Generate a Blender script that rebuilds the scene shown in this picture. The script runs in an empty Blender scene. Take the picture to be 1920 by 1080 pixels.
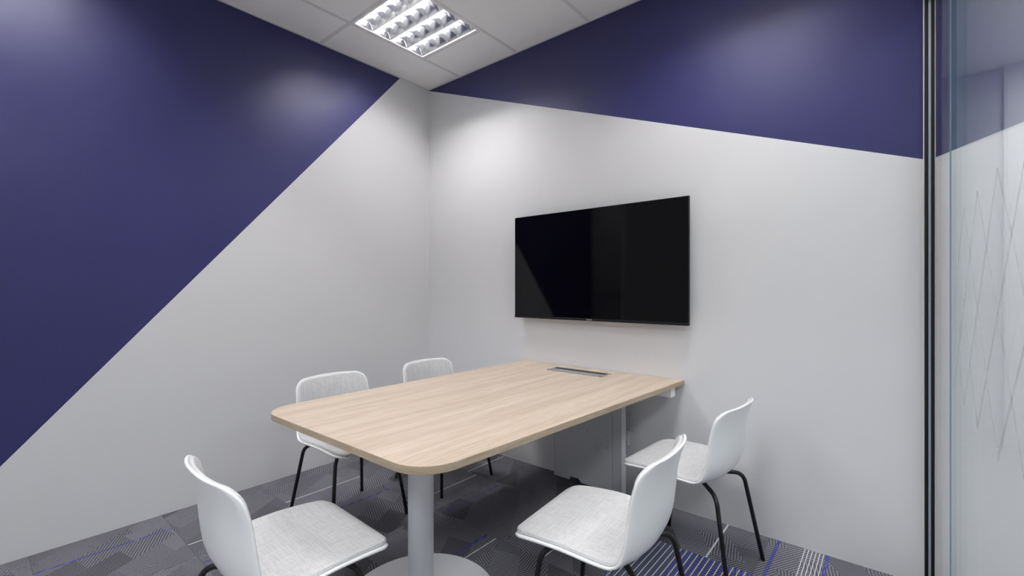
import bpy, bmesh, math, random
from mathutils import Vector, Matrix

# ------------------------------------------------------------------ camera, world, exposure
S = bpy.context.scene
COL = S.collection
R = math.radians

cam_d = bpy.data.cameras.new('camera')
cam = bpy.data.objects.new('camera', cam_d)
COL.objects.link(cam)
cam.location = (3.10, -2.588, 1.246)
cam.rotation_euler = (R(90), 0, math.atan2(0.640, 0.768))
cam_d.sensor_fit = 'HORIZONTAL'
cam_d.sensor_width = 36.0
cam_d.lens = 855.0 / 1920.0 * 36.0
cam_d.shift_y = 3.0 / 1920.0
cam_d.clip_start = 0.02
S.camera = cam

WORLD_POWER = 0.28
w = bpy.data.worlds.new('world')
S.world = w
w.use_nodes = True
w.node_tree.nodes['Background'].inputs[0].default_value = (0.93, 0.96, 1.0, 1)
w.node_tree.nodes['Background'].inputs[1].default_value = WORLD_POWER

S.view_settings.view_transform = 'Standard'
S.view_settings.look = 'None'
S.view_settings.gamma = 1.0
S.view_settings.use_curve_mapping = False
S.view_settings.exposure = 0.20

TUBE_POWER = 135.0
FILL_POWER = 20.0  # strength of the added fill panels outside the glass

H = 2.98            # room height
DEPTH = 2.96        # room depth
GX = 3.225          # plane of the glass partition


# ------------------------------------------------------------------ node helpers
def newmat(name):
    m = bpy.data.materials.new(name)
    m.use_nodes = True
    return m, m.node_tree, m.node_tree.nodes['Principled BSDF']


def plain(name, col, rough=0.5, metal=0.0, spec=0.5, bump=0.0, bscale=300.0, coat=0.0):
    m, t, b = newmat(name)
    b.inputs['Base Color'].default_value = (*col, 1)
    b.inputs['Roughness'].default_value = rough
    b.inputs['Metallic'].default_value = metal
    b.inputs['Specular IOR Level'].default_value = spec
    b.inputs['Coat Weight'].default_value = coat
    if bump > 0:
        tc = t.nodes.new('ShaderNodeTexCoord')
        n = t.nodes.new('ShaderNodeTexNoise')
        n.inputs['Scale'].default_value = bscale
        n.inputs['Detail'].default_value = 3
        t.links.new(tc.outputs['Object'], n.inputs['Vector'])
        bp = t.nodes.new('ShaderNodeBump')
        bp.inputs['Strength'].default_value = bump
        bp.inputs['Distance'].default_value = 0.002
        t.links.new(n.outputs['Fac'], bp.inputs['Height'])
        t.links.new(bp.outputs['Normal'], b.inputs['Normal'])
    return m


class NT:
    """small wrapper to write math node graphs"""
    def __init__(s, t): s.t = t

    def n(s, typ, **kw):
        x = s.t.nodes.new(typ)
        for k, v in kw.items(): setattr(x, k, v)
        return x

    def put(s, sock, v):
        if isinstance(v, (int, float)): sock.default_value = v
        elif isinstance(v, tuple): sock.default_value = v
        else: s.t.links.new(v, sock)

    def m(s, op, a, b=0.0, c=0.0, clamp=False):
        x = s.n('ShaderNodeMath', operation=op, use_clamp=clamp)
        s.put(x.inputs[0], a); s.put(x.inputs[1], b); s.put(x.inputs[2], c)
        return x.outputs[0]

    def mix(s, f, a, b, blend='MIX'):
        x = s.n('ShaderNodeMix', data_type='RGBA', blend_type=blend)
        s.put(x.inputs[0], f); s.put(x.inputs[6], a); s.put(x.inputs[7], b)
        return x.outputs[2]

    def noise(s, vec, scale, detail=2.0, rough=0.5):
        x = s.n('ShaderNodeTexNoise')
        s.put(x.inputs['Vector'], vec)
        x.inputs['Scale'].default_value = scale
        x.inputs['Detail'].default_value = detail
        x.inputs['Roughness'].default_value = rough
        return x.outputs['Fac']

    def mapping(s, vec, scale=(1, 1, 1), rot=(0, 0, 0)):
        x = s.n('ShaderNodeMapping')
        s.put(x.inputs['Vector'], vec)
        x.inputs['Scale'].default_value = scale
        x.inputs['Rotation'].default_value = rot
        return x.outputs[0]

    def smooth(s, v, lo, hi):
        x = s.n('ShaderNodeMapRange', interpolation_type='SMOOTHSTEP')
        s.put(x.inputs['Value'], v)
        x.inputs['From Min'].default_value = lo
        x.inputs['From Max'].default_value = hi
        return x.outputs['Result']


# ------------------------------------------------------------------ materials
M_WHITE = plain('white_paint', (0.735, 0.732, 0.748), 0.48, spec=0.4, bump=0.05, bscale=420)
M_BLUE = plain('indigo_paint', (0.023, 0.023, 0.108), 0.40, spec=0.48, bump=0.05, bscale=420)
M_GREYWALL = plain('grey_paint', (0.42, 0.42, 0.44), 0.6)
M_CORR = plain('corridor_paint', (0.56, 0.575, 0.60), 0.6)
M_TILE = plain('ceiling_tile_board', (0.93, 0.925, 0.92), 0.9, spec=0.2, bump=0.25, bscale=500)
M_TBAR = plain('ceiling_grid_metal', (0.74, 0.74, 0.74), 0.5)
M_BLACK = plain('black_powder_coat', (0.006, 0.006, 0.007), 0.38, spec=0.5)
M_PLASTIC = plain('white_shell_plastic', (0.88, 0.88, 0.89), 0.32, spec=0.5)
M_GREYCOAT = plain('light_grey_powder_coat', (0.89, 0.895, 0.93), 0.40, spec=0.5)
M_PANEL = plain('grey_sheet_metal', (0.55, 0.56, 0.585), 0.33, spec=0.5)
M_POST = plain('grey_post_paint', (0.66, 0.67, 0.69), 0.4)
M_ALU = plain('aluminium', (0.36, 0.37, 0.40), 0.35, metal=0.7)
M_LOUVRE = plain('louvre_aluminium', (0.90, 0.90, 0.92), 0.16, metal=1.0)
M_HOUSING = plain('white_enamel', (0.86, 0.86, 0.84), 0.4)
M_TVBODY = plain('tv_plastic', (0.008, 0.007, 0.010), 0.45, spec=0.2)
M_LOGO = plain('logo_silver', (0.55, 0.55, 0.58), 0.35, metal=0.5)
M_RUBBER = plain('black_rubber', (0.012, 0.012, 0.013), 0.55)
M_YARN_W = plain('white_yarn', (0.66, 0.66, 0.68), 0.9, spec=0.1, bump=0.4, bscale=900)
M_YARN_B = plain('blue_yarn', (0.045, 0.05, 0.40), 0.9, spec=0.1, bump=0.4, bscale=900)
M_SUBFLOOR = plain('dark_subfloor', (0.05, 0.05, 0.055), 0.9)
M_CORRFLOOR = plain('pale_bounce_floor', (0.52, 0.52, 0.52), 0.5)
M_SOCKET = plain('socket_plastic', (0.78, 0.78, 0.78), 0.4)
M_BEAD = plain('white_sealant', (0.92, 0.92, 0.92), 0.5)
M_GASKET = plain('black_anodised', (0.006, 0.006, 0.007), 0.45, spec=0.25)
M_STEEL = plain('grey_glazing_seal', (0.36, 0.39, 0.44), 0.35)


def emit(name, col, power):
    m = bpy.data.materials.new(name); m.use_nodes = True
    t = m.node_tree; t.nodes.clear()
    e = t.nodes.new('ShaderNodeEmission'); o = t.nodes.new('ShaderNodeOutputMaterial')
    e.inputs[0].default_value = (*col, 1); e.inputs[1].default_value = power
    t.links.new(e.outputs[0], o.inputs[0])
    return m


M_TUBE = emit('fluorescent_tube', (1.0, 0.985, 0.97), TUBE_POWER)
M_FILLGLOW = emit('added_fill_glow', (0.93, 0.97, 1.0), FILL_POWER)


def screen_mat():
    m, t, b = newmat('tv_screen')
    b.inputs['Base Color'].default_value = (0.0008, 0.0006, 0.0012, 1)
    b.inputs['Roughness'].default_value = 0.05
    b.inputs['IOR'].default_value = 1.33
    b.inputs['Specular IOR Level'].default_value = 0.5
    return m


def wood_mat(name, edge=False):
    m, t, b = newmat(name)
    k = NT(t)
    tc = k.n('ShaderNodeTexCoord').outputs['Object']
    sc = (1.0, 0.055, 1.0) if not edge else (0.06, 0.06, 1.0)
    v = k.mapping(tc, sc)
    warp = k.noise(k.mapping(tc, (2.0, 0.5, 2.0)), 1.6, 2)
    addv = k.n('ShaderNodeVectorMath', operation='ADD')
    k.put(addv.inputs[0], v)
    cmb = k.n('ShaderNodeCombineXYZ')
    k.put(cmb.inputs[0], k.m('MULTIPLY', warp, 0.05))
    t.links.new(cmb.outputs[0], addv.inputs[1])
    v2 = addv.outputs[0]
    broad = k.noise(v2, 16.0 if not edge else 120, 3, 0.55)
    fine = k.noise(v2, 90.0 if not edge else 300, 3, 0.6)
    pore = k.noise(k.mapping(tc, (1.0, 0.03, 1.0)), 420.0, 1, 0.5)
    f = k.m('ADD', k.m('MULTIPLY', broad, 0.62), k.m('MULTIPLY', fine, 0.38))
    f = k.smooth(f, 0.30, 0.72)
    if edge:
        a, c = (0.36, 0.285, 0.205, 1), (0.48, 0.39, 0.29, 1)
    else:
        a, c = (0.48, 0.380, 0.290, 1), (0.645, 0.54, 0.445, 1)
    col = k.mix(f, a, c)
    pf = k.smooth(pore, 0.34, 0.46)
    dk = k.mix(pf, (0.88, 0.86, 0.84, 1), (1, 1, 1, 1))
    col = k.mix(1.0, col, dk, 'MULTIPLY')
    t.links.new(col, b.inputs['Base Color'])
    b.inputs['Roughness'].default_value = 0.46
    b.inputs['Specular IOR Level'].default_value = 0.35
    return m


def fabric_mat():
    m, t, b = newmat('pale_grey_woven_fabric')
    k = NT(t)
    tc = k.n('ShaderNodeTexCoord').outputs['Object']
    a = k.noise(k.mapping(tc, (1, 0.05, 0.05)), 260, 2, 0.6)
    c = k.noise(k.mapping(tc, (0.05, 1, 1)), 260, 2, 0.6)
    f = k.m('MULTIPLY', k.m('ADD', a, c), 0.5)
    f = k.smooth(f, 0.34, 0.62)
    col = k.mix(f, (0.54, 0.535, 0.545, 1), (0.67, 0.665, 0.675, 1))
    t.links.new(col, b.inputs['Base Color'])
    b.inputs['Roughness'].default_value = 0.92
    b.inputs['Specular IOR Level'].default_value = 0.15
    b.inputs['Sheen Weight'].default_value = 0.1
    bp = k.n('ShaderNodeBump')
    bp.inputs['Strength'].default_value = 0.25
    bp.inputs['Distance'].default_value = 0.001
    t.links.new(f, bp.inputs['Height'])
    t.links.new(bp.outputs[0], b.inputs['Normal'])
    return m


def carpet_mat(name, navy=False):
    m, t, b = newmat(name)
    k = NT(t)
    tc = k.n('ShaderNodeTexCoord').outputs['Object']
    rnd = k.n('ShaderNodeObjectInfo').outputs['Random']
    sep = k.n('ShaderNodeSeparateXYZ'); k.put(sep.inputs[0], tc)
    x = k.m('ADD', sep.outputs[0], k.m('MULTIPLY', rnd, 7.31))
    y = k.m('ADD', sep.outputs[1], k.m('MULTIPLY', rnd, 3.77))
    # parallelogram patches
    u = k.m('MULTIPLY', k.m('ADD', x, k.m('MULTIPLY', y, 0.62)), 1 / 0.155)
    vv = k.m('MULTIPLY', k.m('SUBTRACT', y, k.m('MULTIPLY', x, 0.22)), 1 / 0.21)
    fu = k.m('FLOOR', u)
    fv = k.m('FLOOR', k.m('ADD', vv, k.m('MULTIPLY', fu, 0.37)))
    cell = k.n('ShaderNodeCombineXYZ'); k.put(cell.inputs[0], fu); k.put(cell.inputs[1], fv)
    wn = k.n('ShaderNodeTexWhiteNoise', noise_dimensions='3D'); t.links.new(cell.outputs[0], wn.inputs['Vector'])
    r1 = wn.outputs['Value']
    sc = k.n('ShaderNodeSeparateColor'); t.links.new(wn.outputs['Color'], sc.inputs[0])
    r2, r3 = sc.outputs[1], sc.outputs[2]

    def hatch(ax, ay, per):
        d = k.m('ADD', k.m('MULTIPLY', x, ax / per * 6.2832), k.m('MULTIPLY', y, ay / per * 6.2832))
        return k.smooth(k.m('SINE', d), -0.15, 0.75)
    h1 = hatch(0.98, 0.20, 0.0125)
    h2 = hatch(0.87, -0.49, 0.0125)
    h3 = hatch(0.42, 0.91, 0.0125)
    s12 = k.m('GREATER_THAN', r1, 0.40)
    s3 = k.m('GREATER_THAN', r1, 0.72)
    hh = k.n('ShaderNodeMix', data_type='FLOAT'); k.put(hh.inputs[0], s12); k.put(hh.inputs[2], h1); k.put(hh.inputs[3], h2)
    h4 = k.n('ShaderNodeMix', data_type='FLOAT'); k.put(h4.inputs[0], s3); k.put(h4.inputs[2], hh.outputs[0]); k.put(h4.inputs[3], h3)
    amp = k.smooth(r2, -0.15, 0.45)          # some patches are plain
    hv = k.m('MULTIPLY', h4.outputs[0], amp)
    n1 = k.noise(tc, 330, 2, 0.8)
    n2 = k.noise(tc, 180, 2, 0.6)
    heather = k.m('ADD', k.m('MULTIPLY', n1, 0.7), k.m('MULTIPLY', n2, 0.3))
    base = k.m('ADD', 0.066, k.m('MULTIPLY', r3, 0.038))
    val = k.m('ADD', base, k.m('MULTIPLY', hv, 0.16))
    val = k.m('MULTIPLY', val, k.m('MAXIMUM', 0.1, k.m('SUBTRACT', k.m('MULTIPLY', heather, 3.6), 0.80)))
    val = k.m('MULTIPLY', val, 1.0)
    cc = k.n('ShaderNodeCombineColor')
    if navy:
        k.put(cc.inputs[0], k.m('MULTIPLY', val, 0.62)); k.put(cc.inputs[1], k.m('MULTIPLY', val, 0.68)); k.put(cc.inputs[2], k.m('MULTIPLY', val, 1.10))
    else:
        k.put(cc.inputs[0], val); k.put(cc.inputs[1], k.m('MULTIPLY', val, 0.99)); k.put(cc.inputs[2], k.m('MULTIPLY', val, 1.13))
    t.links.new(cc.outputs[0], b.inputs['Base Color'])
    b.inputs['Roughness'].default_value = 0.95
    b.inputs['Specular IOR Level'].default_value = 0.1
    bp = k.n('ShaderNodeBump')
    bp.inputs['Strength'].default_value = 0.5
    bp.inputs['Distance'].default_value = 0.002
    t.links.new(val, bp.inputs['Height'])
    t.links.new(bp.outputs[0], b.inputs['Normal'])
    return m


def glass_mat(name, tint=(0.972, 0.985, 0.985)):
    """a pane of float glass: fresnel mirror over clear transmission on each face"""
    m = bpy.data.materials.new(name); m.use_nodes = True
    t = m.node_tree; t.nodes.clear(); k = NT(t)
    geo = k.n('ShaderNodeNewGeometry')
    ior = k.n('ShaderNodeMix', data_type='FLOAT')
    k.put(ior.inputs[0], geo.outputs['Backfacing']); ior.inputs[2].default_value = 1.5; ior.inputs[3].default_value = 1 / 1.5
    fr = k.n('ShaderNodeFresnel'); t.links.new(ior.outputs[0], fr.inputs['IOR'])
    tr = k.n('ShaderNodeBsdfTransparent'); tr.inputs[0].default_value = (*tint, 1)
    gl = k.n('ShaderNodeBsdfGlossy'); gl.inputs['Roughness'].default_value = 0.0
    gl.inputs[0].default_value = (1, 1, 1, 1)
    mx = k.n('ShaderNodeMixShader')
    t.links.new(fr.outputs[0], mx.inputs[0]); t.links.new(tr.outputs[0], mx.inputs[1]); t.links.new(gl.outputs[0], mx.inputs[2])
    o = k.n('ShaderNodeOutputMaterial'); t.links.new(mx.outputs[0], o.inputs[0])
    return m


def film_mat():
    m = bpy.data.materials.new('etched_film'); m.use_nodes = True
    t = m.node_tree; t.nodes.clear(); k = NT(t)
    tr = k.n('ShaderNodeBsdfTransparent')
    df = k.n('ShaderNodeBsdfDiffuse'); df.inputs[0].default_value = (0.45, 0.46, 0.47, 1)
    mx = k.n('ShaderNodeMixShader'); mx.inputs[0].default_value = 0.16
    t.links.new(tr.outputs[0], mx.inputs[1]); t.links.new(df.outputs[0], mx.inputs[2])
    o = k.n('ShaderNodeOutputMaterial'); t.links.new(mx.outputs[0], o.inputs[0])
    return m


M_SCREEN = screen_mat()
M_WOOD = wood_mat('pale_oak_laminate')
M_EDGE = wood_mat('oak_edge_band', True)
M_FABRIC = fabric_mat()
M_CARPET = carpet_mat('grey_hatched_carpet')
M_NAVY = carpet_mat('navy_hatched_carpet', True)
M_GLASS = glass_mat('clear_glass')
M_GLASSEDGE = plain('green_glass_edge', (0.16, 0.26, 0.29), 0.15, spec=0.6)
M_FILM = film_mat()


# ------------------------------------------------------------------ geometry helpers
def link(name, bm, mats, parent=None, smooth=False, bevel=0.0, seg=2):
    bmesh.ops.recalc_face_normals(bm, faces=bm.faces[:])
    if smooth:
        for f in bm.faces: f.smooth = True
    me = bpy.data.meshes.new(name)
    bm.to_mesh(me); bm.free()
    for m in (mats if isinstance(mats, (list, tuple)) else [mats]): me.materials.append(m)
    o = bpy.data.objects.new(name, me)
    COL.objects.link(o)
    if parent: o.parent = parent
    if bevel > 0:
        b = o.modifiers.new('bevel', 'BEVEL'); b.width = bevel; b.segments = seg; b.limit_method = 'ANGLE'; b.angle_limit = R(40)
    return o


def struct(o):
    o['kind'] = 'structure'
    return o


def tag(o, label, cat, group=None):
    o['label'] = label; o['category'] = cat
    if group: o['group'] = group
    return o


def empty(name, loc=(0, 0, 0), rz=0.0):
    o = bpy.data.objects.new(name, None); COL.objects.link(o)
    o.location = loc; o.rotation_euler = (0, 0, rz)
    o.empty_display_size = 0.1
    return o


def box(bm, x0, x1, y0, y1, z0, z1, mi=0):
    vs = [bm.verts.new((x, y, z)) for z in (z0, z1) for y in (y0, y1) for x in (x0, x1)]
    for f in ((0, 2, 3, 1), (4, 5, 7, 6), (0, 1, 5, 4), (2, 6, 7, 3), (0, 4, 6, 2), (1, 3, 7, 5)):
        bm.faces.new([vs[i] for i in f]).material_index = mi
    return vs


def boxo(name, x0, x1, y0, y1, z0, z1, mat, parent=None, bevel=0.0):
    bm = bmesh.new(); box(bm, x0, x1, y0, y1, z0, z1)
    return link(name, bm, mat, parent, bevel=bevel)


def prism(bm, pts, off, mi=0, side=None):
    """polygon of 3-D points extruded by the vector off"""
    a = [bm.verts.new(p) for p in pts]
    off = Vector(off)
    b = [bm.verts.new(Vector(p) + off) for p in pts]
    bm.faces.new(a).material_index = mi
    bm.faces.new(b[::-1]).material_index = mi
    n = len(a)
    for i in range(n):
        bm.faces.new((a[i], b[i], b[(i + 1) % n], a[(i + 1) % n])).material_index = mi if side is None else side


def lathe(bm, prof, cx=0, cy=0, seg=48, cap=True):
    rings = []
    for r, z in prof:
        rings.append([bm.verts.new((cx + r * math.cos(2 * math.pi * i / seg), cy + r * math.sin(2 * math.pi * i / seg), z)) for i in range(seg)])
    for a, b in zip(rings, rings[1:]):
        for i in range(seg):
            bm.faces.new((a[i], a[(i + 1) % seg], b[(i + 1) % seg], b[i]))
    if cap:
        bm.faces.new(rings[0][::-1]); bm.faces.new(rings[-1])


def tube(bm, pts, r, seg=12):
    pts = [Vector(p) for p in pts]
    rings = []
    up = None
    for i, p in enumerate(pts):
        t = (pts[min(i + 1, len(pts) - 1)] - pts[max(i - 1, 0)]).normalized()
        if up is None:
            up = Vector((0, 0, 1)) if abs(t.z) < 0.9 else Vector((1, 0, 0))
        n1 = (up - t * up.dot(t)).normalized(); up = n1
        n2 = t.cross(n1)
        rings.append([bm.verts.new(p + (n1 * math.cos(2 * math.pi * j / seg) + n2 * math.sin(2 * math.pi * j / seg)) * r) for j in range(seg)])
    for a, b in zip(rings, rings[1:]):
        for j in range(seg):
            bm.faces.new((a[j], a[(j + 1) % seg], b[(j + 1) % seg], b[j]))
    bm.faces.new(rings[0][::-1]); bm.faces.new(rings[-1])


def bent(points, rad, n=7):
    """polyline with rounded corners"""
    P = [Vector(p) for p in points]
    out = [P[0]]
    for i in range(1, len(P) - 1):
        a, b, c = P[i - 1], P[i], P[i + 1]
        d1, d2 = (a - b).normalized(), (c - b).normalized()
        L = min(rad, (a - b).length * 0.49, (c - b).length * 0.49)
        p0, p2 = b + d1 * L, b + d2 * L
        for j in range(n + 1):
            s = j / n
            out.append(p0 * (1 - s) ** 2 + b * 2 * s * (1 - s) + p2 * s ** 2)
    out.append(P[-1])
    return out


# ------------------------------------------------------------------ room shell
T = 0.12
bm = bmesh.new()                                   # left wall with the indigo diagonal
yd, zd = -0.303, -2.868                            # where the paint edge meets ceiling and floor
prism(bm, [(0, yd, H), (0, zd, 0), (0, -DEPTH, 0), (0, -DEPTH, H)], (-T, 0, 0), 1)
prism(bm, [(0, 0, H), (0, 0, 0), (0, zd, 0), (0, yd, H)], (-T, 0, 0), 0)
struct(link('wall_left', bm, [M_WHITE, M_BLUE]))

bm = bmesh.new()                                   # wall with the television
XE = GX + 0.035
prism(bm, [(-T, 0, 0), (XE, 0, 0), (XE, 0, 2.976 - 0.3686 * XE), (0, 0, 2.976), (-T, 0, 2.976)], (0, T, 0), 0)
prism(bm, [(0, 0, 2.976), (XE, 0, 2.976 - 0.3686 * XE), (XE, 0, H), (0, 0, H)], (0, T, 0), 1)
struct(link('wall_back', bm, [M_WHITE, M_BLUE]))

bm = bmesh.new()                                   # short wall behind the camera, glazed from there on
prism(bm, [(-T, -DEPTH, 0), (0.435, -DEPTH, 0), (0.435, -DEPTH, H), (-T, -DEPTH, H)], (0, -T, 0), 0)
prism(bm, [(0.435, -DEPTH, 2.50), (XE, -DEPTH, 2.50), (XE, -DEPTH, H), (0.435, -DEPTH, H)], (0, -T, 0), 0)
struct(link('wall_front', bm, [M_GREYWALL]))

OX, OY = 7.0, -8.0  # extent of the office, added with open sides so daylight brightens the room
# floor slab, carpet tiles and their accent yarns
floor = struct(boxo('floor', -T, OX, OY, 3.2, -0.12, -0.006, M_SUBFLOOR))
bm = bmesh.new(); box(bm, XE, OX, -DEPTH, 3.2, -0.006, 0.0); box(bm, -T, OX, OY, -DEPTH, -0.006, 0.0)
struct(link('floor_office', bm, M_CORRFLOOR))  # kept pale to bounce light up onto the room ceiling
P = 0.504
xs = [0.0] + [0.11 + P * i for i in range(7)] + [XE]
ys = [0.0] + [-0.381 - P * i for i in range(6)] + [-DEPTH]
full = None
tiles = {}
rnd = random.Random(4)
for i in range(len(xs) - 1):
    for j in range(len(ys) - 1):
        x0, x1, y1, y0 = xs[i], xs[i + 1], ys[j], ys[j + 1]
        navy = (i == 5 and j == 1)
        isfull = abs(x1 - x0 - P) < 1e-6 and abs(y1 - y0 - P) < 1e-6 and not navy
        if isfull and full:
            o = full.copy(); COL.objects.link(o)
        else:
            g = 0.0006
            o = boxo('carpet_tile', g, x1 - x0 - g, g, y1 - y0 - g, -0.006, 0.0, M_NAVY if navy else M_CARPET, floor)
            if isfull: full = o
        o.location = (x0, y0, 0)
        tiles[(i, j)] = (o, x0, x1, y0, y1)

def accent(x, ya, yb, mat, wdt):
    for (i, j), (o, x0, x1, y0, y1) in tiles.items():
        if x0 <= x < x1:
            a, b = max(ya, y0 + 0.001), min(yb, y1 - 0.001)
            if b - a > 0.02:
                boxo('accent_yarn', x - wdt / 2 - x0, x + wdt / 2 - x0, a - y0, b - y0, -0.001, 0.0008, mat, o)

Y = ys
for x, j, mat, wd in [
    (0.375, 2, M_YARN_W, .006), (0.870, 0, M_YARN_W, .006), (0.951, 1, M_YARN_W, .005), (2.434, 0, M_YARN_W, .008),
    (2.667, 0, M_YARN_B, .0035), (2.675, 0, M_YARN_B, .0035), (2.667, 1, M_YARN_B, .0035), (2.675, 1, M_YARN_B, .0035),
    (0.212, 4, M_YARN_B, .005), (0.463, 3, M_YARN_W, .005), (0.687, 3, M_YARN_B, .005), (0.683, 2, M_YARN_B, .004),
    (1.520, 2, M_YARN_B, .007), (1.577, 2, M_YARN_W, .005), (1.175, 1, M_YARN_B, .004), (1.853, 1, M_YARN_W, .006),
    (2.866, 0, M_YARN_B, .0035), (2.874, 0, M_YARN_B, .0035), (1.35, 3, M_YARN_W, .005), (2.3, 3, M_YARN_B, .005),
    (0.30, 5, M_YARN_W, .005), (2.05, 4, M_YARN_W, .005), (1.05, 4, M_YARN_B, .005)]:
    accent(x, Y[j + 1], Y[j], mat, wd)
for q in range(6):
    accent(2.780 + q * 0.0148, Y[1], Y[0], M_YARN_W, .0032)
for q in range(19):
    accent(2.145 + q * 0.0255, Y[2], Y[1], M_YARN_W, .0035)
    if q > 6: accent(2.1575 + q * 0.0255, Y[2], Y[1], M_YARN_B, .004)

# ceiling: slab, grid bars, tiles
ceil = struct(boxo('ceiling', -T, XE, -DEPTH - T, T, H + 0.095, H + 0.15, M_TILE))
cx = [0.0, 0.394, 0.994, 1.594, 2.194, 2.794, XE]
cy = [0.0, -0.985, -2.185, -DEPTH]
LUMC = {(1, 0): (-0.985, -0.385), (4, 0): (-0.985, -0.385), (1, 2): (-2.785, -2.185), (4, 2): (-2.785, -2.185)}
fullc = None
for i in range(6):
    for j in range(3):
        x0, x1, y1, y0 = cx[i], cx[i + 1], cy[j], cy[j + 1]
        if (i, j) in LUMC:                         # a short tile beside the luminaire
            a, b = LUMC[(i, j)]
            if b < y1 - 0.01: y0 = b
            else: y1 = a
            boxo('grid_bar', x0 + 0.012, x1 - 0.012, (b if j == 0 else a) - 0.012, (b if j == 0 else a) + 0.012, H - 0.0015, H + 0.004, M_TBAR, ceil)
        isfull = 1 <= i <= 4 and j == 1
        if isfull and fullc:
            o = fullc.copy(); COL.objects.link(o)
        else:
            g = 0.0105
            o = boxo('ceiling_tile', g, x1 - x0 - g, g, y1 - y0 - g, 0, 0.012, M_TILE, ceil)
            if isfull: fullc = o
        o.location = (x0, y0, H)
for i in range(1, 6):
    boxo('grid_bar', cx[i] - 0.012, cx[i] + 0.012, -DEPTH, 0, H - 0.002, H + 0.004, M_TBAR, ceil)
for j in range(1, 3):
    boxo('grid_bar', 0, XE, cy[j] - 0.012, cy[j] + 0.012, H - 0.0015, H + 0.004, M_TBAR, ceil)
for a in ((0, 0.016, -DEPTH, 0), (0, XE, -0.016, 0), (0, XE, -DEPTH, -DEPTH + 0.016)):
    boxo('edge_trim', *a, H - 0.003, H + 0.005, M_TBAR, ceil)

# glass partition
part = struct(empty('wall_right', (GX, 0, 0)))
GT = 0.010
for y0, y1 in ((-0.897, -0.03), (-2.955, -0.905)):
    p = boxo('glass_pane', -GT / 2, GT / 2, y0, y1, 0.03, 2.45, M_GLASS, part)
    ed = boxo('pane_edge', -GT / 2, GT / 2, y0 - 0.0022 if y0 < -2 else y0 - 0.001, y0 - 0.0002, 0.03, 2.45, M_GLASSEDGE, p)
    ed.name = 'pane_edge'
boxo('pane_edge', -GT / 2 - .0015, GT / 2 + .0015, -0.9045, -0.8985, 0.03, 2.45, M_GLASSEDGE, part)
bm = bmesh.new()                                   # upright channel on the wall
box(bm, -0.020, -0.0088, -0.034, 0, 0, 2.47); box(bm, -0.0052, 0.018, -0.029, 0, 0, 2.47); box(bm, -0.008, 0.008, -0.012, 0, 0, 2.47)
link('frame_upright', bm, M_GASKET, part, bevel=0.0015)
boxo('glazing_strip', -0.0088, -0.0054, -0.033, -0.012, 0, 2.455, M_STEEL, part)
boxo('sealant_bead', -0.0245, -0.0205, -0.006, 0, 0, H, M_BEAD, part)
boxo('frame_header', -0.020, 0.018, -DEPTH, 0, 2.45, 2.50, M_GASKET, part, bevel=0.0015)
boxo('floor_channel', -0.015, 0.015, -DEPTH, -0.03, 0, 0.03, M_GASKET, part)
bm = bmesh.new(); box(bm, -0.018, 0.018, -DEPTH, 0, 2.50, H + 0.01)
link('bulkhead', bm, M_WHITE, part)
bm = bmesh.new()                                   # diamond lines etched on the near pane
def strip(bm, ya, za, yb, zb, wd=0.0022):
    d = Vector((0, yb - ya, zb - za)).normalized(); n = Vector((0, -d.z, d.y)) * wd
    a, b = Vector((-GT / 2 - 0.0007, ya, za)), Vector((-GT / 2 - 0.0007, yb, zb))
    prism(bm, [a - n, b - n, b + n, a + n], (0.0004, 0, 0))
dw, dh = 0.1035, 0.108
for r_ in range(4):
    for c_ in range(18):
        yy = -0.99 - dw * c_
        zz = 0.994 + dh * r_
        if (r_ + c_) % 2 == 0: strip(bm, yy, zz, yy - dw, zz + dh)
        else: strip(bm, yy, zz + dh, yy - dw, zz)
link('diamond_film', bm, M_FILM, part)

# corridor beyond the glass
bm = bmesh.new()
box(bm, XE - 0.1, 3.765, 2.6, 2.72, 0, H, 0); box(bm, 3.765, OX, 2.55, 2.72, 0, H, 1)
struct(link('wall_corridor_end', bm, [M_CORR, M_WHITE]))
struct(boxo('wall_corridor_inner', XE - 0.1, XE, 0.121, 2.6, 0, H, M_CORR))
bm = bmesh.new(); box(bm, XE, OX, -DEPTH - T, 2.55, H, H + 0.1); box(bm, -T, OX, OY, -DEPTH - T - 0.001, H, H + 0.1)
struct(link('ceiling_office', bm, M_TILE))
FILL_LAMPS = [(4.15, -3.9), (4.15, -2.1), (4.15, -0.3), (4.15, 1.5), (2.5, -4.3), (0.9, -4.3)]  # unseen panels added outside the room as fill light
WORDS = ['behind the glass at the camera end', 'second along the corridor behind the glass', 'third along the corridor behind the glass',
         'at the far end of the corridor behind the glass', 'in the office behind the camera, glass side', 'in the office behind the camera, wall side']
for (xx, yy), n_ in zip(FILL_LAMPS, WORDS):
    t_ = empty('added_fill_light', (xx, yy, H))
    boxo('fill_frame', -0.32, 0.32, -0.32, 0.32, -0.012, 0, M_HOUSING, t_)
    boxo('fill_panel', -0.29, 0.29, -0.29, 0.29, -0.016, -0.011, M_FILLGLOW, t_)
    tag(t_, 'added unseen fill light panel ' + n_, 'ceiling light', 'added fill light panels')


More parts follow.
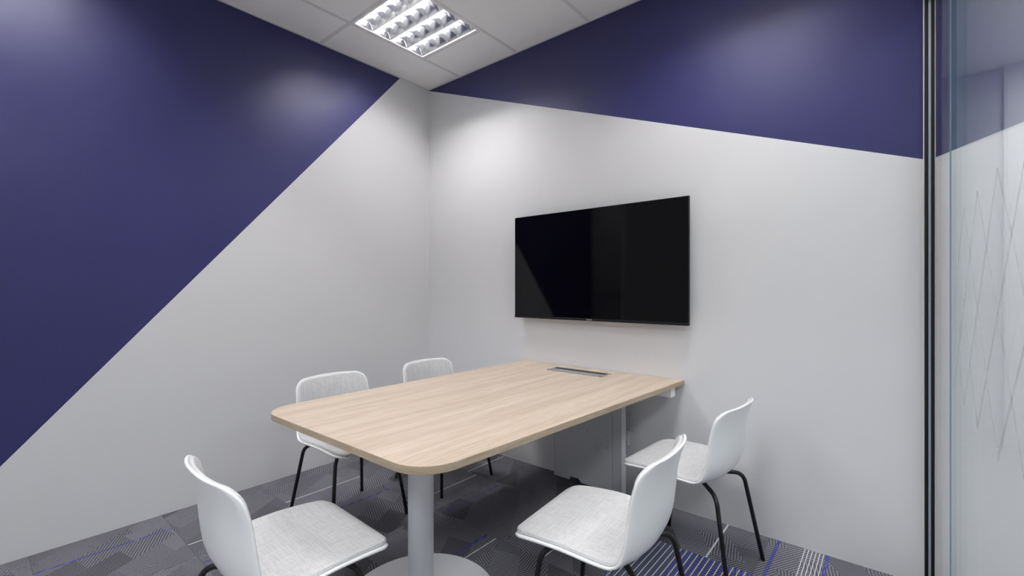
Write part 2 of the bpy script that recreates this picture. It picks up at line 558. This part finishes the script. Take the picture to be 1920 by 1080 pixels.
# ------------------------------------------------------------------ luminaires
def make_luminaire(loc, label):
    t = empty('ceiling_light', loc)
    w2 = 0.297
    bm = bmesh.new()                                   # housing: back plate and four sides
    box(bm, -w2, w2, -w2, w2, 0.085, 0.090)
    for s in (-1, 1):
        box(bm, min(s * w2, s * (w2 - .004)), max(s * w2, s * (w2 - .004)), -w2, w2, 0.0, 0.086)
        box(bm, -w2 + .004, w2 - .004, min(s * w2, s * (w2 - .004)), max(s * w2, s * (w2 - .004)), 0.0, 0.086)
    link('housing', bm, M_HOUSING, t)
    bm = bmesh.new()
    for s in (-1, 1):
        box(bm, *sorted((s * w2, s * (w2 - .019))), -w2, w2, -0.004, 0.0005)
        box(bm, -w2 + .016, w2 - .019, *sorted((s * w2, s * (w2 - .019))), -0.004, 0.0005)
    link('frame', bm, M_HOUSING, t, bevel=0.001)
    n = 4
    pitch = 0.560 / n
    for k in range(n):                                 # fluorescent tubes along x
        bm = bmesh.new()
        yk = -0.28 + pitch * (k + 0.5)
        tube(bm, [(-0.272, yk, 0.064), (0.272, yk, 0.064)], 0.008, 10)
        link('lamp_tube', bm, M_TUBE, t, smooth=True)
    bm = bmesh.new()                                   # parabolic reflectors between the tubes
    for k in range(n + 1):
        yk = -0.28 + pitch * k
        prof = [(0.002, 0.004), (0.007, 0.020), (0.018, 0.040), (0.034, 0.060)]
        for s in (-1, 1):
            if k == 0 and s < 0 or k == n and s > 0: continue
            rows = [[bm.verts.new((x, yk + s * a, z)) for (a, z) in prof] for x in (-0.278, 0.278)]
            for q in range(3): bm.faces.new((rows[0][q], rows[0][q + 1], rows[1][q + 1], rows[1][q]))
    o = link('side_reflector', bm, M_LOUVRE, t, smooth=True)
    for s in (-1, 1):
        bm = bmesh.new(); box(bm, *sorted((s * 0.2795, s * 0.2825)), -0.28, 0.28, 0.001, 0.078)
        link('end_reflector', bm, M_LOUVRE, t)
    for k in range(5):                                 # curved cross blades
        xk = -0.224 + 0.112 * k
        bm = bmesh.new()
        for q in range(n):
            yc = -0.28 + pitch * (q + 0.5)
            N = 8
            top, bot = [], []
            for a in range(N + 1):
                f = -1 + 2 * a / N
                hw = pitch / 2 - 0.001
                top.append((yc + f * hw, 0.055 - 0.006 * f * f))
                bot.append((yc + f * hw, 0.004 + 0.014 * (1 - f * f)))
            for a in range(N):
                A, B, C, D = top[a], top[a + 1], bot[a + 1], bot[a]
                va = [bm.verts.new((xk - 0.006, A[0], A[1])), bm.verts.new((xk - 0.006, B[0], B[1])), bm.verts.new((xk, C[0], C[1])), bm.verts.new((xk, D[0], D[1]))]
                bm.faces.new(va)
                vb = [bm.verts.new((xk + 0.006, A[0], A[1])), bm.verts.new((xk + 0.006, B[0], B[1])), va[2], va[3]]
                bm.faces.new(vb)
        link('louvre_blade', bm, M_LOUVRE, t, smooth=False)
    return tag(t, label, 'ceiling light', 'louvred ceiling lights')


def copy_thing(root, loc, rz=0.0):
    r = root.copy(); COL.objects.link(r); r.location = loc; r.rotation_euler = (0, 0, rz)
    for ch in list(root.children):
        c = ch.copy(); COL.objects.link(c); c.parent = r
        for g in list(ch.children):
            d = g.copy(); COL.objects.link(d); d.parent = c
    return r


lum = make_luminaire((0.694, -0.685, H), 'louvred fluorescent ceiling light in the grid near the room corner')
for (lx, ly), lb in (((2.494, -0.685), 'louvred fluorescent ceiling light above the two chairs beside the television'),
                     ((0.694, -2.485), 'louvred fluorescent ceiling light by the indigo end of the left wall'),
                     ((2.494, -2.485), 'louvred fluorescent ceiling light by the glass at the camera end')):
    c = copy_thing(lum, (lx, ly, H)); c['label'] = lb


# ------------------------------------------------------------------ meeting table
TX0, TX1, TY0, TY1, TZ, TT = 1.07, 2.21, -1.80, -0.002, 0.738, 0.025
table = tag(empty('meeting_table', (1.64, -1.41, 0)), 'rectangular pale oak meeting table with rounded front corners below the television', 'table')
ox, oy = 1.64, -1.41
bm = bmesh.new()
rc = 0.135
rect = [Vector((1.062, TY1)), Vector((1.050, -1.792)), Vector((2.102, -1.780)), Vector((2.205, TY1))]
pts = [tuple(rect[0])]
for i in (1, 2):                                       # rounded front corners
    p, q, r_ = rect[i - 1], rect[i], rect[(i + 1) % 4]
    d1, d2 = (p - q).normalized(), (r_ - q).normalized()
    half = d1.angle(d2) / 2
    cen = q + (d1 + d2).normalized() * (rc / math.sin(half))
    a, c = q + d1 * (rc / math.tan(half)), q + d2 * (rc / math.tan(half))
    a0 = math.atan2(a.y - cen.y, a.x - cen.x); a1 = math.atan2(c.y - cen.y, c.x - cen.x)
    while a1 < a0: a1 += 2 * math.pi
    for k in range(17):
        th = a0 + (a1 - a0) * k / 16
        pts.append((cen.x + rc * math.cos(th), cen.y + rc * math.sin(th)))
pts.append(tuple(rect[3]))
prism(bm, [(x - ox, y - oy, TZ) for x, y in pts], (0, 0, -TT), 0, 1)
top = link('tabletop', bm, [M_WOOD, M_EDGE], table, bevel=0.0015)
bm = bmesh.new()
lathe(bm, [(0.051, 0.012), (0.051, TZ - TT - 0.006), (0.051, TZ - TT - 0.001)])
o = link('column', bm, M_GREYCOAT, table, smooth=True)
bm = bmesh.new(); lathe(bm, [(0.300, 0.0005), (0.302, 0.003), (0.301, 0.009), (0.297, 0.011), (0.060, 0.0125), (0.054, 0.016), (0.0515, 0.016)], seg=72)
o = link('base_plate', bm, M_GREYCOAT, table, smooth=True)
mm = o.modifiers.new('split', 'EDGE_SPLIT'); mm.split_angle = R(40)
o = boxo('support_beam', 1.12 - ox, 2.170 - ox, -0.130 - oy, -0.070 - oy, 0.658, TZ - TT - 0.0005, M_GREYCOAT, table, bevel=0.001)
boxo('end_cap', 2.1702 - ox, 2.1765 - ox, -0.131 - oy, -0.069 - oy, 0.657, TZ - TT - 0.0006, M_HOUSING, o, bevel=0.001)
# cable flap let into the top by the wall
gx0, gx1, gy0, gy1 = 1.417 - ox, 1.806 - ox, -0.226 - oy, -0.106 - oy
bm = bmesh.new()
zt = TZ
box(bm, gx0, gx1, gy0, gy0 + 0.004, zt, zt + 0.003); box(bm, gx0, gx1, gy1 - 0.004, gy1, zt, zt + 0.003)
box(bm, gx0, gx0 + 0.004, gy0, gy1, zt, zt + 0.003); box(bm, gx1 - 0.012, gx1, gy0, gy1, zt, zt + 0.003)
gr = link('cable_port', bm, M_ALU, table)
boxo('port_flap', gx0 + 0.005, gx1 - 0.013, gy0 + 0.005, gy1 - 0.060, zt + 0.0003, zt + 0.0028, M_ALU, gr)
boxo('brush_slot', gx0 + 0.008, gx1 - 0.014, gy1 - 0.058, gy1 - 0.006, zt + 0.0002, zt + 0.0010, M_RUBBER, gr)
# sheet metal cable housing under the top
px0, px1, pyf = 1.415, 1.893, -0.142
bm = bmesh.new()
zb, ztp = 0.048, TZ - TT - 0.001
xs_ = px1 - 0.060                                       # seam before the return
n0, n1 = 1.535, 1.600
poly = [(px0, zb), (n0, zb), (n0 + 0.012, zb + 0.035), (n1, zb + 0.020), (n1 + 0.02, zb), (xs_ - 0.001, zb), (xs_ - 0.001, ztp), (px0, ztp)]
prism(bm, [(x - ox, pyf - oy, z) for x, z in poly], (0, 0.002, 0))
box(bm, px0 - ox, px0 + 0.002 - ox, pyf - oy, pyf + 0.055 - oy, zb, ztp)
pan = link('cable_housing', bm, M_PANEL, table)
bm = bmesh.new()
box(bm, xs_ + 0.002 - ox, px1 - 0.0026 - ox, pyf - 0.001 - oy, pyf + 0.002 - oy, zb - 0.02, ztp)
link('corner_strip', bm, M_PANEL, pan)
bm = bmesh.new()
box(bm, px1 - 0.0025 - ox, px1 - ox, pyf - oy, pyf + 0.052 - oy, zb - 0.02, ztp)
link('side_post', bm, M_POST, pan)
studs = [(735, 250), (735, 400), (735, 545), (735, 690), (735, 845), (605, 370), (605, 515), (605, 660), (605, 810), (478, 485), (478, 630), (478, 770), (478, 915), (352, 735), (352, 880), (238, 705), (238, 838)]
colx = {735: 1.792, 605: 1.728, 478: 1.660, 352: 1.588, 238: 1.520}
first = None
bm = bmesh.new(); lathe(bm, [(0.0058, 0), (0.0058, 0.0012), (0.004, 0.0036), (0.001, 0.0042)], seg=10)
for v in bm.verts: v.co = Vector((v.co.x, -v.co.z, v.co.y))
for (sx, sy) in studs:
    x = colx[sx]
    row = {735: (250, 148.75), 605: (370, 146.7), 478: (485, 143.3), 352: (735, 145), 238: (705, 133)}[sx]
    kk = (sy - row[0]) / row[1]
    ztop = {735: 0.600, 605: 0.526, 478: 0.452, 352: 0.262, 238: 0.262}[sx]
    loc = (x - ox, pyf - oy, ztop - 0.074 * round(kk) - 0.0)
    if first is None:
        first = link('stud', bm, M_PANEL, pan, smooth=True); first.location = loc
    else:
        c = first.copy(); COL.objects.link(c); c.location = loc
bm = bmesh.new()
tube(bm, bent([(1.585, -0.115, 0.16), (1.580, -0.125, 0.035), (1.60, -0.155, 0.008), (1.68, -0.19, 0.007), (1.72, -0.12, 0.007), (1.72, -0.02, 0.007)], 0.03), 0.006, 8)
tag(link('power_cable', bm, M_RUBBER, None, smooth=True), 'black power cable coming out under the grey metal housing below the table', 'cable')

# wall socket half hidden behind the housing
bm = bmesh.new(); box(bm, 1.785, 1.871, -0.010, -0.0002, 0.300, 0.386)
sk = link('wall_socket', bm, M_SOCKET, None, bevel=0.002)
boxo('switch_rocker', 1.850, 1.862, -0.013, -0.010, 0.33, 0.356, M_BEAD, sk)
tag(sk, 'white wall socket beside the grey metal housing under the table', 'socket')

# ------------------------------------------------------------------ television
tv = tag(empty('television', (1.645, 0, 1.05)), 'large flat black television hung on the white wall above the table end', 'television')
tw, tz0, tz1 = 0.6095, 0.0, 0.706
yf = -0.080
bm = bmesh.new(); box(bm, -tw, tw, yf + 0.0015, yf + 0.022, tz0, tz1)
link('tv_body', bm, M_TVBODY, tv, bevel=0.0015)
bm = bmesh.new(); box(bm, -tw + 0.05, tw - 0.05, yf + 0.022, -0.022, tz0 + 0.03, tz0 + 0.46)
link('rear_housing', bm, M_TVBODY, tv, bevel=0.004)
boxo('screen', -tw + 0.004, tw - 0.004, yf - 0.0005, yf + 0.002, tz0 + 0.016, tz1 - 0.004, M_SCREEN, tv)
bz = boxo('lower_bezel', -tw, tw, yf - 0.003, yf + 0.012, tz0 - 0.001, tz0 + 0.014, M_TVBODY, tv, bevel=0.003)
bm = bmesh.new()
lx = -0.022
for wd_, hh_ in ((.005, .005), (.005, .004), (.0045, .004), (.0045, .004), (.006, .005), (.005, .004)):
    box(bm, lx, lx + wd_, yf - 0.0036, yf - 0.0028, 0.0045, 0.0045 + hh_); lx += wd_ + 0.0015
link('logo', bm, M_LOGO, bz)
boxo('wall_bracket', -0.25, 0.25, -0.0225, -0.0005, 0.15, 0.42, M_RUBBER, tv)


# ------------------------------------------------------------------ chairs
PROF = [(0.248, 0.424), (0.232, 0.440), (0.185, 0.449), (0.06, 0.445), (-0.06, 0.435), (-0.118, 0.435), (-0.164, 0.457), (-0.188, 0.505), (-0.199, 0.570), (-0.206, 0.640), (-0.217, 0.700), (-0.238, 0.761)]
HALF = [0.210, 0.216, 0.226, 0.234, 0.236, 0.233, 0.229, 0.226, 0.222, 0.218, 0.214, 0.208]
WRAP = [0.000, 0.000, 0.003, 0.016, 0.022, 0.025, 0.038, 0.044, 0.046, 0.044, 0.040, 0.040]


def cat(p0, p1, p2, p3, t):
    return tuple(0.5 * ((2 * b) + (-a + c) * t + (2 * a - 5 * b + 4 * c - d) * t * t + (-a + 3 * b - 3 * c + d) * t ** 3) for a, b, c, d in zip(p0, p1, p2, p3))


DENSE = []
_d = [(y, z, h, k_) for (y, z), h, k_ in zip(PROF, HALF, WRAP)]
for i in range(len(_d) - 1):
    a, b, c, d = _d[max(i - 1, 0)], _d[i], _d[i + 1], _d[min(i + 2, len(_d) - 1)]
    for q in range(12): DENSE.append(cat(a, b, c, d, q / 12))
DENSE.append(_d[-1])
ARC = [0.0]
for a, b in zip(DENSE, DENSE[1:]): ARC.append(ARC[-1] + math.hypot(a[0] - b[0], a[1] - b[1]))
LEN = ARC[-1]


def prof_at(s):
    s = max(0.0, min(LEN, s))
    lo = 0
    while lo < len(ARC) - 2 and ARC[lo + 1] < s: lo += 1
    f = (s - ARC[lo]) / max(1e-9, ARC[lo + 1] - ARC[lo])
    v = [a + (b - a) * f for a, b in zip(DENSE[lo], DENSE[lo + 1])]
    i0, i1 = max(0, lo - 2), min(len(DENSE) - 1, lo + 3)
    t = Vector((DENSE[i1][0] - DENSE[i0][0], DENSE[i1][1] - DENSE[i0][1])).normalized()
    return v, t


RF, RT_ = 0.058, 0.064           # corner radius at the seat front and at the back top
NU = 20


def rows_for(inset):
    rf, rt = RF - inset, RT_ - inset
    s0, s1 = inset, LEN - inset
    ss = []
    for i in range(8): ss.append((s0 + rf * (1 - math.cos(R(90) * i / 8)), rf * (1 - math.sin(R(90) * i / 8))))
    a, b = s0 + rf, s1 - rt
    for i in range(27): ss.append((a + (b - a) * i / 26, 0.0))
    for i in range(7, -1, -1): ss.append((s1 - rt * (1 - math.cos(R(90) * i / 8)), rt * (1 - math.sin(R(90) * i / 8))))
    return ss


def sheet_pts(inset, off):
    rows = []
    for s, cut in rows_for(inset):
        (y, z, h, wrap), t = prof_at(s)
        n = Vector((t[1], -t[0]))
        hw = h - inset - cut
        row = []
        for i in range(NU + 1):
            x = hw * math.sin(R(90) * (-1 + 2 * i / NU)) if False else hw * (-1 + 2 * i / NU)
            u = abs(x) / h
            d = wrap * u ** 2.4 + off
            # top edge of the back is gently arched
            arch = 0.022 * (u * u) * max(0.0, (s - LEN * 0.72) / (LEN * 0.28)) ** 2
            row.append(Vector((x, y + n[0] * d - t[0] * arch, z + n[1] * d - t[1] * arch)))
        rows.append(row)
    return rows


def perim(g):
    nr, nc = len(g), len(g[0])
    return [g[0][i] for i in range(nc)] + [g[j][nc - 1] for j in range(1, nr)] + [g[nr - 1][i] for i in range(nc - 2, -1, -1)] + [g[j][0] for j in range(nr - 2, 0, -1)]


def sheet(rings):
    """closed cushion: first ring spec is the upper grid, last the lower grid, the others only edge loops"""
    bm = bmesh.new()
    loops = []
    for q, (ins, off) in enumerate(rings):
        g = sheet_pts(ins, off)
        if q in (0, len(rings) - 1):
            vg = [[bm.verts.new(p) for p in r] for r in g]
            for j in range(len(vg) - 1):
                for i in range(NU):
                    bm.faces.new((vg[j][i], vg[j][i + 1], vg[j + 1][i + 1], vg[j + 1][i]))
            loops.append(perim(vg))
        else:
            loops.append([bm.verts.new(p) for p in perim(g)])
    for a, b in zip(loops, loops[1:]):
        n = len(a)
        for i in range(n):
            bm.faces.new((a[i], a[(i + 1) % n], b[(i + 1) % n], b[i]))
    return bm


def make_chair():
    t = empty('chair')
    sh = link('shell', sheet([(0.0008, 0.0), (-0.0012, -0.002), (-0.0012, -0.006), (0.0008, -0.0085)]), M_PLASTIC, t, smooth=True)
    pad = link('upholstery', sheet([(0.0185, 0.0125), (0.0145, 0.0112), (0.0120, 0.0080), (0.0120, 0.0005), (0.014, 0.0003)]), M_FABRIC, t, smooth=True)
    bm = bmesh.new()
    loop = perim(sheet_pts(0.0118, 0.0035))
    loop = [Vector(p) for p in loop]
    tube(bm, loop + [loop[0]], 0.0022, 6)
    link('piping', bm, M_FABRIC, pad, smooth=True)
    bm = bmesh.new(); box(bm, -0.085, 0.085, -0.085, 0.095, 0.409, 0.418)
    link('seat_mount', bm, M_BLACK, t, bevel=0.003)
    for sx in (-1, 1):
        for sy, fy, by in ((1, 0.205, 0.150), (-1, -0.245, -0.175)):
            bm = bmesh.new()
            tube(bm, bent([(sx * 0.03, sy * 0.035, 0.414), (sx * 0.172, by, 0.398), (sx * 0.222, fy, 0.0)], 0.045, 9), 0.0092, 14)
            link('leg', bm, M_BLACK, t, smooth=True)
    return t


CH = [((1.662, -1.955, 0), R(-2.3), 'white shell chair with grey upholstery at the near end of the table, facing the television'),
      ((2.356, -1.198, 0), R(95), 'white shell chair seen from behind on the right side of the table, nearer the camera'),
      ((2.385, -0.440, 0), R(86.3), 'white shell chair seen from behind beside the wall right of the television'),
      ((0.822, -1.235, 0), R(-90), 'white shell chair with grey padded back between left wall and table, nearer the camera'),
      ((0.825, -0.540, 0), R(-90), 'white shell chair behind the table closest to the room corner, only its back showing above')]
proto = make_chair()
for i, (loc, rz, lb) in enumerate(CH):
    if i == 0:
        c = proto; c.location = loc; c.rotation_euler = (0, 0, rz)
    else:
        c = copy_thing(proto, loc, rz)
    tag(c, lb, 'chair', 'white shell chairs around the meeting table')
